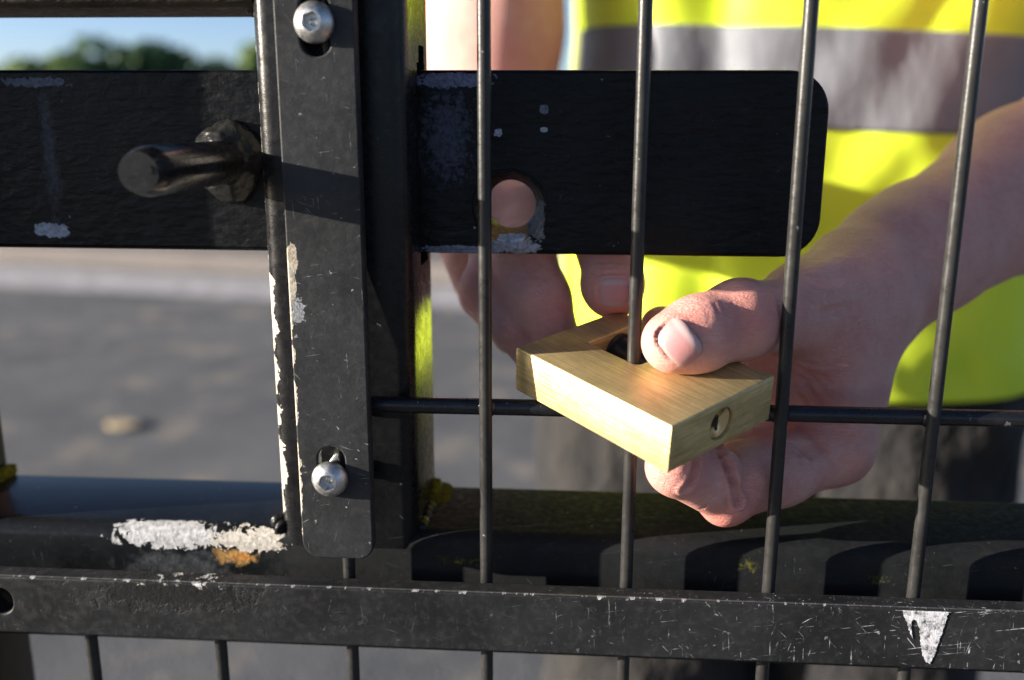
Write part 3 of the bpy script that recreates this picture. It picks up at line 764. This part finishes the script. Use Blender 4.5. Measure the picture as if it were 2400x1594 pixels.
# middle, ring and little finger behind it
def finger(Fd, pts, rs, k=2.5):
    for a, b, ra, rb in zip(pts, pts[1:], rs, rs[1:]): Fd.limb(a, b, ra, rb, k)
m_pip = i_pip+np.array([3, 22, 4.]); m_dip = np.array([24., 55., -112.]); m_tip = P(1524, 754, 57)
finger(H1, [m_mcp, m_pip, m_dip, m_tip], [12, 10, 9, 8.3], 2.2)
finger(H1, [r_mcp, i_pip+np.array([12, 42, 6.]), i_pip+np.array([-6, 58, 14.]), i_pip+np.array([6, 64, 26.])], [11.5, 9.6, 8.6, 7.6], 2.2)
finger(H1, [l_mcp, i_pip+np.array([26, 58, 8.]), i_pip+np.array([10, 72, 14.]), i_pip+np.array([20, 78, 24.])], [10.5, 8.6, 7.6, 6.6], 2.2)

# --- the other hand, reaching down behind the bolt bar
H2 = Field()
wr2 = P(1192, 452, 185); ua2 = P(1137, 80, 395); elb2 = np.array([ua2[0]-4, 392., -52.])
H2.limb(ua2+np.array([4, 12, 60.]), ua2, 48, 47, 10).limb(ua2, elb2, 47, 41, 16).limb(elb2, elb2*.6+wr2*.4, 41, 37, 14).limb(elb2*.6+wr2*.4, wr2, 36, 25, 14)
a_mcp, b_mcp = P(1225, 500, 92), P(1165, 500, 100); c_mcp, d_mcp = P(1105, 500, 106), P(1050, 490, 112)
H2.limb(wr2, P(1180, 490, 130), 25, 22, 12)
for q, r in ((a_mcp, 13), (b_mcp, 13), (c_mcp, 12), (d_mcp, 11)): H2.limb(wr2, q, 20, r, 12)
finger(H2, [a_mcp, P(1207, 590, 62), P(1243, 690, 50), P(1272, 782, 46)], [12.6, 12.0, 11.8, 10.8], 4)
finger(H2, [b_mcp, P(1150, 590, 78), P(1122, 664, 66), P(1190, 752, 52), P(1250, 834, 50)], [12.4, 11.4, 10.2, 9.6, 8.6], 3)
finger(H2, [c_mcp, P(1085, 600, 92), P(1112, 680, 84), P(1180, 770, 72)], [11.5, 10.4, 9.4, 8.4], 3)
finger(H2, [d_mcp, P(1060, 560, 100), P(1090, 650, 96), P(1150, 720, 88)], [10.5, 9, 8, 7], 3)
th_tip, th_ip, th_mcp = P(1413, 668, 45), P(1404, 560, 62), P(1335, 440, 96)
H2.limb(wr2, th_mcp, 19, 14.5, 12).limb(th_mcp, th_ip, 13.4, 12.2, 6).limb(th_ip, th_tip, 12.2, 11.0, 6)
H2.blob(th_tip+np.array([0, 2.0, 2.]), (11.9, 9.5, 11.3), 3)

lock_c = LO-LA*LL*.5+LB*LW*.5-LC*LT*.5
def lock_sd(X):
    q = (X-LO); u = np.stack([q@LA+LL/2, q@LB-LW/2, q@LC+LT/2], 1); d = np.abs(u)-np.array([LL/2, LW/2, LT/2])
    return np.linalg.norm(np.maximum(d, 0), axis=1)+np.minimum(d.max(1), 0)
def bars_sd(X):
    out = np.full(len(X), 99.)
    for x in (-50, 0, 50, 100): out = np.minimum(out, np.hypot(X[:, 0]-x, X[:, 1])-2.4)
    return np.minimum(out, np.hypot(X[:, 1]-4.1, X[:, 2]+103.5)-3.1)
def soft(a, b, k=1.2):           # flesh yields where it meets brass and wire
    return -smin(-a, b, k)
def f1(X): return soft(soft(H1(X), lock_sd(X)-.02, 1.5), bars_sd(X), 1.)
def f2(X): return soft(soft(H2(X), lock_sd(X)-.02, 1.5), bars_sd(X), 1.)

# --- the rest of the figure, coarser: torso, upper arms, neck, head, legs
B = Field()
TX = 150.
B.limb((TX-8, 475, 250), (TX, 480, 40), 112, 108, 40, (0, 1, 0), .82).limb((TX-75, 480, 250), (TX-60, 480, 0), 95, 88, 60, (0, 1, 0), .9).limb((TX+75, 475, 240), (TX+60, 480, 0), 95, 88, 60, (0, 1, 0), .9)
B.limb((TX-75, 485, -90), (TX+75, 485, -90), 92, 92, 60)
sh2, sh1 = np.array([-28., 465., 320.]), np.array([338., 425., 285.])
B.limb((TX-60, 478, 320), sh2, 62, 58, 40).limb((TX+60, 470, 310), sh1, 62, 58, 40)
B.limb(elb1, fr+(elb1-fr)*.22, 42.3, 36.6, 8)
B.limb(sh2, ua2+np.array([3, 9, 45.]), 56, 47.0, 20).limb(sh1, elb1, 56, 42.5, 20)
B.limb((TX, 470, 330), (TX+2, 385, 480), 58, 52, 25)
hd = np.array([TX+2, 400., 520.])
B.blob(hd, (76, 98, 112), 18).blob(hd+(0, -38, -62), (52, 56, 50), 22).blob(hd+(0, -96, -18), (11, 17, 20), 8).blob(hd+(-76, 6, -12), (8, 16, 28), 4).blob(hd+(76, 6, -12), (8, 16, 28), 4)
B.limb(hd+(-22, -86, -62), hd+(22, -86, -62), 7, 7, 5).blob(hd+(-30, -84, 6), (15, 10, 9), 4).blob(hd+(30, -84, 6), (15, 10, 9), 4)
for s_ in (-1, 1):
    hx = TX+s_*82
    B.limb((hx, 485, -120), (hx+s_*6, 475, -560), 88, 58, 30).limb((hx+s_*6, 475, -560), (hx+s_*8, 495, -960), 56, 40, 12).limb((hx+s_*8, 495, -1000), (hx+s_*16, 350, -1022), 36, 28, 14)

def skin_mesh(fn, lo, hi, h, creases, it=1):
    V, Q = surface(fn, lo, hi, h); V = relax(V, Q, it, .5)
    NN = normals(V, Q)
    for pts, wd, dp in creases:
        S_, ok = hits(fn, pts); S_ = S_[ok]
        if len(S_) < 2: continue
        L_ = np.array(S_); ctr = L_.mean(0); rad = np.linalg.norm(L_-ctr, axis=1).max()+max(4, wd*3)
        near = np.where(np.linalg.norm(V-ctr, axis=1) < rad)[0]; d = np.full(len(near), 99.); X = V[near]; tt = np.zeros(len(near)); m = len(L_)-1
        for i in range(m):
            a, b = L_[i], L_[i+1]; ab = b-a; t = np.clip((X-a)@ab/(ab@ab), 0, 1); q = np.linalg.norm(X-a-t[:, None]*ab, axis=1)
            u = q < d; d[u] = q[u]; tt[u] = (i+t[u])/m
        N = NN[near]
        f = np.exp(-(d/wd)**2)*np.sin(np.pi*np.clip(tt, .04, .96))**.6
        rim = np.exp(-((d-wd*2.0)/(wd*.9))**2)*.18
        V[near] -= N*((f-rim*(d < 4)*(wd < 2.4))*dp)[:, None]
    return V, Q
cr1 = [  # thumb joint wrinkles, nail fold, web and finger folds
    ([(1642, 698), (1652, 714), (1660, 740)], .42, .2), ([(1662, 694), (1676, 712), (1688, 744)], .45, .24), ([(1686, 694), (1698, 712), (1706, 746)], .42, .22), ([(1624, 708), (1632, 724), (1636, 746)], .4, .18),
    ([(1835, 830), (1865, 842), (1905, 846), (1950, 838)], .9, .5), ([(1840, 848), (1870, 864), (1900, 872)], .9, .6), ([(1850, 862), (1885, 890), (1910, 915)], 1., .7), ([(1842, 875), (1868, 905), (1890, 935)], 1., .8), ([(1832, 900), (1850, 930), (1862, 955)], 1.1, .9),
    ([(1845, 985), (1878, 1010), (1905, 1045)], 1.2, .9), ([(1842, 1010), (1868, 1040), (1880, 1072)], 1.2, .9), ([(1835, 1035), (1852, 1065), (1862, 1090)], 1.1, .7),
    ([(1655, 1030), (1668, 1052), (1690, 1100), (1702, 1152)], 3.2, 1.6), ([(1655, 1030), (1668, 1052), (1690, 1100), (1703, 1158)], 1.3, 4.6), ([(1606, 1050), (1606, 1082), (1597, 1108), (1584, 1124)], 2.8, 1.3), ([(1606, 1050), (1606, 1082), (1597, 1110), (1582, 1128)], 1.2, 3.6), ([(1925, 700), (1926, 735)], 10, 2.6), ([(1862, 640), (1900, 618), (1965, 590)], 4., -1.6), ([(1858, 672), (1900, 668), (1960, 668)], 3.2, -1.0), ([(1862, 858), (1872, 905)], 9, 2.6), ([(1850, 1010), (1866, 1060)], 7, 2.4), ([(1985, 1020), (1975, 1080)], 7, -1.8), ([(1940, 880), (1975, 960), (1990, 1030)], 5, -1.2), ([(1668, 1046), (1700, 1026), (1750, 1020)], 1., .6),
    ([(1870, 600), (1905, 608), (1945, 606)], 1.2, .5), ([(1850, 636), (1880, 640), (1920, 652)], .8, .25), ([(1860, 660), (1900, 680), (1940, 690)], .8, .3), ([(1858, 690), (1890, 706), (1920, 712)], .8, .3)]
rw = random.Random(3)
for i in range(26):
    x, y = rw.uniform(1835, 1930), rw.uniform(655, 760); a = rw.uniform(.35, .75); L = rw.uniform(22, 46)
    cr1.append(([(x, y), (x+L*.5, y+L*.5*a+rw.uniform(-3, 3)), (x+L, y+L*a)], .55, rw.uniform(.12, .30)))
for i in range(16):
    x, y = rw.uniform(1838, 1900), rw.uniform(815, 905); a = rw.uniform(.3, .9); L = rw.uniform(20, 50)
    cr1.append(([(x, y), (x+L*.5, y+L*.5*a+rw.uniform(-4, 4)), (x+L, y+L*a)], .6, rw.uniform(.2, .45)))
for i in range(5):
    x, y = rw.uniform(1640, 1715), rw.uniform(690, 720); L = rw.uniform(18, 34)
    cr1.append(([(x, y), (x+L*.2, y+L*.5), (x+L*.45, y+L)], .42, rw.uniform(.15, .3)))
for i in range(14):
    x, y = rw.uniform(1600, 1690), rw.uniform(1130, 1185); L = rw.uniform(14, 26)
    cr1.append(([(x, y), (x+L*.5, y-L*.2), (x+L, y-L*.6)], .45, rw.uniform(.12, .25)))
cr2 = [([(1366, 645), (1364, 672), (1368, 700)], .6, .5), ([(1372, 634), (1415, 629), (1456, 633)], .7, .6), ([(1350, 610), (1390, 604), (1440, 606)], .8, .5), ([(1345, 622), (1390, 618), (1440, 620)], .6, .35),
       ([(1150, 690), (1172, 720), (1190, 770)], 1., .6), ([(1190, 640), (1230, 636), (1280, 650)], 1.0, .5)]
V1, Q1 = skin_mesh(f1, (-14, -38, -150), (215, 185, 45), .8, cr1)
V2, Q2 = skin_mesh(f2, (-150, 20, -115), (25, 455, 118), .9, cr2)
class NailFrame:
    """a curved plate let into the fingertip: quad = base-left, base-right, tip-right, tip-left picture points"""
    def __init__(s, fn, quad, drop=None, lift=.05):
        q = np.array(quad, float); H, ok = hits(fn, list(quad)+[tuple(q.mean(0))])
        A, B_, C_, D, m = H; s.s = (B_+C_-A-D)/2; s.t = (C_+D-A-B_)/2
        s.w, s.l = np.linalg.norm(s.s)/2, np.linalg.norm(s.t)/2; s.s /= np.linalg.norm(s.s); s.t = s.t-s.s*(s.t@s.s); s.t /= np.linalg.norm(s.t)
        s.n = np.cross(s.s, s.t); s.n *= np.sign(s.n@view); s.c = H[:4].mean(0); h = (m-s.c)@s.n
        s.k = float(np.clip(h, .8, 3.2)) if drop is None else drop; s.c = s.c+s.n*(h-s.k+lift)
    def h(s, u, v): return s.k*(1-.80*u*u-.20*np.abs(v)**2.5)
    def press(s, V, N):
        """skin under the plate sinks, the fold round it swells a little"""
        d = V-s.c; u = d@s.s/s.w; v = d@s.t/s.l; z = d@s.n
        r = (np.abs(u)**3+np.abs(v)**3)**(1/3); near = (r < 1.3) & (np.abs(z) < 5) & (N@s.n > .1)
        ins = near & (r < 1.0); top = s.h(u, v)
        V = V.copy(); low = top-.08; dz = np.where(ins, np.minimum(low-z, 0), 0)
        fold = near & ~ins & (v < .9); dz = np.where(fold, .45*np.exp(-((r-1.1)/.08)**2), dz)
        return V+dz[:, None]*s.n
    def mesh(s, n=30):
        g = np.linspace(-1, 1, n+1); u, v = np.meshgrid(g, g, indexing='ij')
        rr = np.maximum(np.maximum(np.abs(u), np.abs(v)), 1e-6); sc = 1/np.maximum((np.abs(u)/rr)**3+(np.abs(v)/rr)**3, 1e-6)**(1/3); uu, vv = u*sc, v*sc
        rim = rr**9
        V = s.c+uu[..., None]*s.w*1.03*s.s+vv[..., None]*s.l*1.03*s.t+(s.h(uu, vv)-.7*rim)[..., None]*s.n
        i = np.arange((n+1)**2).reshape(n+1, n+1); Q = np.stack([i[:-1, :-1], i[1:, :-1], i[1:, 1:], i[:-1, 1:]], -1).reshape(-1, 4)
        if np.cross(V[1, 0]-V[0, 0], V[0, 1]-V[0, 0])@s.n < 0: Q = Q[:, ::-1]
        return V.reshape(-1, 3), Q, ((vv+1)/2).ravel()
def nail(nf):
    V, Q, t = nf.mesh(); return mesh_np('fingernail', V, Q, m_nail, body, tint=t)
NAILS = [NailFrame(f1, [(1575, 733), (1630, 808), (1570, 850), (1488, 762)]), NailFrame(f2, [(1376, 640), (1458, 638), (1456, 706), (1374, 702)])]
V1 = NAILS[0].press(V1, normals(V1, Q1)); V2 = NAILS[1].press(V2, normals(V2, Q2))
V3, Q3 = surface(B, (-140, 120, -1060), (420, 620, 680), 9., 4); V3 = relax(V3, Q3, 3)
VB = np.concatenate([V1, V2, V3]); QB = np.concatenate([Q1, Q2+len(V1), Q3+len(V1)+len(V2)])
person = empty('person', (TX, 480, -1050), 'person in yellow high visibility vest and dark trousers holding a padlock through the gate', 'person')
def mesh_np(name, V, Q, mat, parent, angle=180, tint=None):
    me = bpy.data.meshes.new(name); me.vertices.add(len(V)); me.loops.add(Q.size); me.polygons.add(len(Q))
    W_ = V*.001+np.array([0, 0, ZG]); me.vertices.foreach_set('co', W_.ravel())
    me.loops.foreach_set('vertex_index', Q.ravel().astype(np.int32)); me.polygons.foreach_set('loop_start', np.arange(len(Q), dtype=np.int32)*Q.shape[1])
    me.update(calc_edges=True); me.validate()
    if tint is not None:
        a = me.attributes.new('tint', 'FLOAT', 'POINT'); a.data.foreach_set('value', tint.astype(np.float32))
    finish(me, mat, True, angle); return link(name, me, parent)
reds = [(t_tip, 11, .8), (t_ip+np.array([0, -12, 3.]), 12, .8), (i_pip+np.array([0, -6, -8.]), 15, 1.), (i_dip, 13, .8), (P(1600, 735, -18), 7, .9), (i_mcp+np.array([8, 0, -8.]), 16, .4), (th_tip+np.array([0, -6, -8.]), 11, 1.2), (th_ip, 14, .8), (P(1272, 782, 40), 14, .4), (P(1850, 850, 30), 14, .5), (P(1080, 690, 56), 12, .5)]
tint = np.zeros(len(VB))
for pts in ([(1652, 1030), (1668, 1075), (1688, 1118), (1700, 1165)], [(1604, 1050), (1606, 1085), (1594, 1115), (1580, 1134)], [(1845, 985), (1878, 1010), (1905, 1045)], [(1842, 875), (1868, 905), (1890, 935)]):
    S_, ok = hits(f1, pts)
    for a, b in zip(S_, S_[1:]):
        for t_ in (0, .33, .67): c = a+(b-a)*t_; tint = np.maximum(tint, .55*np.exp(-((VB-c)**2).sum(1)/3.2**2))
for c, r, a in reds: tint = np.maximum(tint, a*np.exp(-((VB-c)**2).sum(1)/r**2))
def mat_skin():
    t = NT('skin'); p = t.mm()
    at = t.n('ShaderNodeAttribute', attribute_name='tint').outputs['Fac']
    n = t.noise(p, .09, 5, .6); m = t.noise(p, .42, 5, .65)
    col = t.mix(t.mapr(n, .32, .7), (.72, .385, .325), (.66, .29, .255))
    col = t.mix(t.math('MULTIPLY', t.mapr(m, .45, .75), .45), col, (.78, .50, .42))
    col = t.mix(t.math('MULTIPLY', at, .75, clamp=True), col, (.70, .22, .17))
    v = t.voro(p, .11); q = t.sep(t.voro(p, .11, out='Color'))
    col = t.mix(t.math('MULTIPLY', t.math('LESS_THAN', v, t.math('MULTIPLY', t.math('POWER', q[0], 14), .05)), .7), col, (.22, .10, .07))
    x = t.n('ShaderNodeMapping'); t.put(x.inputs['Vector'], p); x.inputs['Rotation'].default_value = (.3, .5, .2); x.inputs['Scale'].default_value = (.55, 1.1, 1.3)
    e1 = t.voro(x.outputs[0], 1.3, 'DISTANCE_TO_EDGE'); e2 = t.voro(p, 2.4, 'DISTANCE_TO_EDGE')
    h = t.math('ADD', t.math('MULTIPLY', t.mapr(e1, 0, .22), .6), t.math('MULTIPLY', t.mapr(e2, 0, .25), .35)); h = t.math('ADD', h, t.math('MULTIPLY', m, .7))
    y = t.n('ShaderNodeMapping'); t.put(y.inputs['Vector'], p); y.inputs['Rotation'].default_value = (.2, -.9, .3); y.inputs['Scale'].default_value = (.28, .5, 1.5)
    h = t.math('ADD', h, t.math('MULTIPLY', t.mapr(t.noise(y.outputs[0], 1., 4, .65, .6), .42, .62), .9))
    return t.set(base=col, rough=t.mapr(m, .3, .7, .40, .56), normal=t.bump(h, .00018), sss=.14, sss_r=(1., .36, .2), sss_s=.0022, spec=.42)
m_skin = mat_skin()
body = mesh_np('body', VB, QB, m_skin, person, tint=tint)

def mat_nail():
    t = NT('fingernail'); at = t.n('ShaderNodeAttribute', attribute_name='tint').outputs['Fac']
    col = t.ramp(at, [(0., (.47, .34, .33)), (.20, (.45, .31, .31)), (.30, (.43, .185, .19)), (.82, (.45, .20, .205)), (.88, (.43, .30, .27)), (1., (.46, .35, .30))])
    n = t.noise(t.scale(t.mm(), (1.2, 1.2, 1.2)), 1., 3)
    return t.set(base=t.mix(t.mapr(n, .3, .7, 0, .3), col, (.44, .28, .27)), rough=.42, sss=.1, sss_r=(1., .4, .3), sss_s=.002, normal=t.bump(n, .00006))
m_nail = mat_nail()
for nf in NAILS: nail(nf)

# ------------------------------------------------------------------ clothing
def mat_vest():
    t = NT('fluorescent yellow polyester'); p = t.mm()
    wv = t.noise(t.scale(p, (1, 1, 1)), 1.6, 2)
    col = t.mix(t.mapr(t.noise(p, .012, 4), .35, .65), (.68, .88, .045), (.75, .92, .05))
    return t.set(base=col, rough=.62, normal=t.bump(wv, .0002), spec=.3)
m_vest = mat_vest()
def mat_tape():
    t = NT('silver reflective tape'); p = t.mm()
    n = t.noise(t.scale(p, (.05, .05, .03)), 1, 5, .65)
    return t.set(base=t.mix(t.mapr(n, .35, .65), (.155, .165, .19), (.18, .19, .215)), rough=.6, normal=t.bump(t.noise(t.scale(p, (.10, .1, .045)), 1, 4, .6), .0012))
m_tape = mat_tape()
m_bind = NT('pale binding').set(base=(.34, .38, .14), rough=.8)
def mat_trouser():
    t = NT('dark work trouser cloth'); p = t.mm()
    n = t.noise(t.scale(p, (.02, .02, .012)), 1, 4, .6)
    return t.set(base=t.mix(t.mapr(n, .35, .65), (.016, .016, .018), (.034, .031, .029)), rough=.9, normal=t.bump(n, .02), spec=.2)
m_trouser = mat_trouser()
VC = (158., 478.)
def torso_pt(a, z, off=0.):
    """a: 0 = front (towards the gate), + towards the picture's right"""
    q = (z+200)/540
    ax = 186-10*math.sin(q*3.1)+ (0 if z < 200 else -(z-200)*.25); ay = 128-6*math.sin(q*3.1)-(0 if z < 220 else (z-220)*.18)
    ca, sa = math.cos(a), math.sin(a); e = .82
    x = math.copysign(abs(sa)**e, sa)*ax; y = -math.copysign(abs(ca)**e, ca)*ay
    L = math.hypot(x, y)
    f = 0.
    f += 6*mnoise.noise(Vector((x*.012+z*.010, z*.004, 3.1)))                     # broad folds
    f += 3.2*mnoise.noise(Vector((x*.028-z*.016, z*.011, 8.7)))
    f += 1.2*mnoise.noise(Vector((x*.06+z*.02, z*.03, 1.2)))
    f += 13*math.exp(-((x+118)/20)**2)*(0.6+.4*math.sin(z*.02))                   # lap of the front closure
    f -= 9*math.exp(-((x+88)/16)**2)
    f += 6*math.exp(-((z+190)/18)**2)*math.sin(x*.05)
    s = (L+f+off)/L
    return (VC[0]+x*s, VC[1]+y*s, z-(x)*.035)
def shell(name, zs, a0, a1, na, off, mat, parent, closed, thick):
    V, F = [], []
    for z in zs:
        for j in range(na+(0 if closed else 1)): V.append(torso_pt(a0+(a1-a0)*j/na, z, off))
    m = na if closed else na+1
    for i in range(len(zs)-1):
        for j in range(na): F.append((i*m+j, i*m+(j+1) % m, (i+1)*m+(j+1) % m, (i+1)*m+j))
    o = obj(name, V, F, mat, parent, angle=180); md = o.modifiers.new('thick', 'SOLIDIFY'); md.thickness = thick*.001; md.offset = 1; return o
vest = shell('vest', [(-206+i*4.5) for i in range(117)], 0, 2*math.pi, 220, 0, m_vest, person, True, 1.2)
def band(z0, z1): return shell('reflective_band', [z0+(z1-z0)*i/20 for i in range(21)], 0, 2*math.pi, 240, 2.2, m_tape, vest, True, .5)
band(-19, 46); band(170, 225)
pts = [torso_pt(-1.62, z, 4) for z in range(-206, 330, 12)]
V, F = [], []
for i, c in enumerate(pts):
    for j in range(10):
        a = j*.628; V.append((c[0]+5.5*math.cos(a), c[1]+5.5*math.sin(a), c[2]))
for i in range(len(pts)-1):
    for j in range(10): F.append((i*10+j, i*10+(j+1) % 10, i*10+10+(j+1) % 10, i*10+10+j))
obj('binding', V, F, m_bind, vest, angle=180)
# trousers and boots, grown round the legs
T_ = Field()
T_.limb((TX-84, 486, -110), (TX+84, 486, -110), 114, 114, 50)
for s_ in (-1, 1):
    hx = TX+s_*94; T_.limb((hx, 486, -150), (hx+s_*6, 475, -560), 116, 90, 40).limb((hx+s_*6, 475, -560), (hx+s_*9, 492, -985), 84, 72, 20)
def ft(X):
    d = T_(X); w_ = 5*np.sin(X[:, 2]*.045+X[:, 0]*.05)*np.sin(X[:, 1]*.03+X[:, 0]*.02+X[:, 2]*.012)
    return np.maximum(np.maximum(d+w_, X[:, 2]+196), -985-X[:, 2])
Vt, Qt = surface(ft, (-100, 320, -1000), (410, 660, -180), 7., 4); mesh_np('trousers', relax(Vt, Qt, 2), Qt, m_trouser, person)
m_boot = NT('black boot leather').set(base=(.014, .013, .012), rough=.45)
for s_ in (-1, 1):
    b = Field(); hx = TX+s_*93
    b.limb((hx, 502, -985), (hx, 502, -1010), 56, 50, 10).limb((hx, 505, -1015), (hx+s_*10, 350, -1022), 46, 40, 20).blob((hx+s_*10, 340, -1015), (46, 50, 38), 20)
    def fb(X, b=b): return np.maximum(b(X), -1046-X[:, 2])
    Vb, Qb = surface(fb, (hx-90, 250, -1060), (hx+90, 590, -930), 6., 4); mesh_np('boot', relax(Vb, Qb, 1), Qb, m_boot, person)
# hair
hf = Field(); hf.blob(hd+(0, 14, 22), (84, 100, 104), 10)
def fh(X): return np.maximum(hf(X)+2*np.sin(X[:, 0]*.5)*np.sin(X[:, 1]*.2), np.minimum(hd[2]-20-X[:, 2]+np.maximum(0, -(X[:, 1]-hd[1]+30))*1.2, 999))
Vh, Qh = surface(fh, (40, 260, 380), (265, 540, 670), 5., 4); mesh_np('hair', relax(Vh, Qh, 1), Qh, NT('brown hair').set(base=(.05, .03, .018), rough=.6), person)
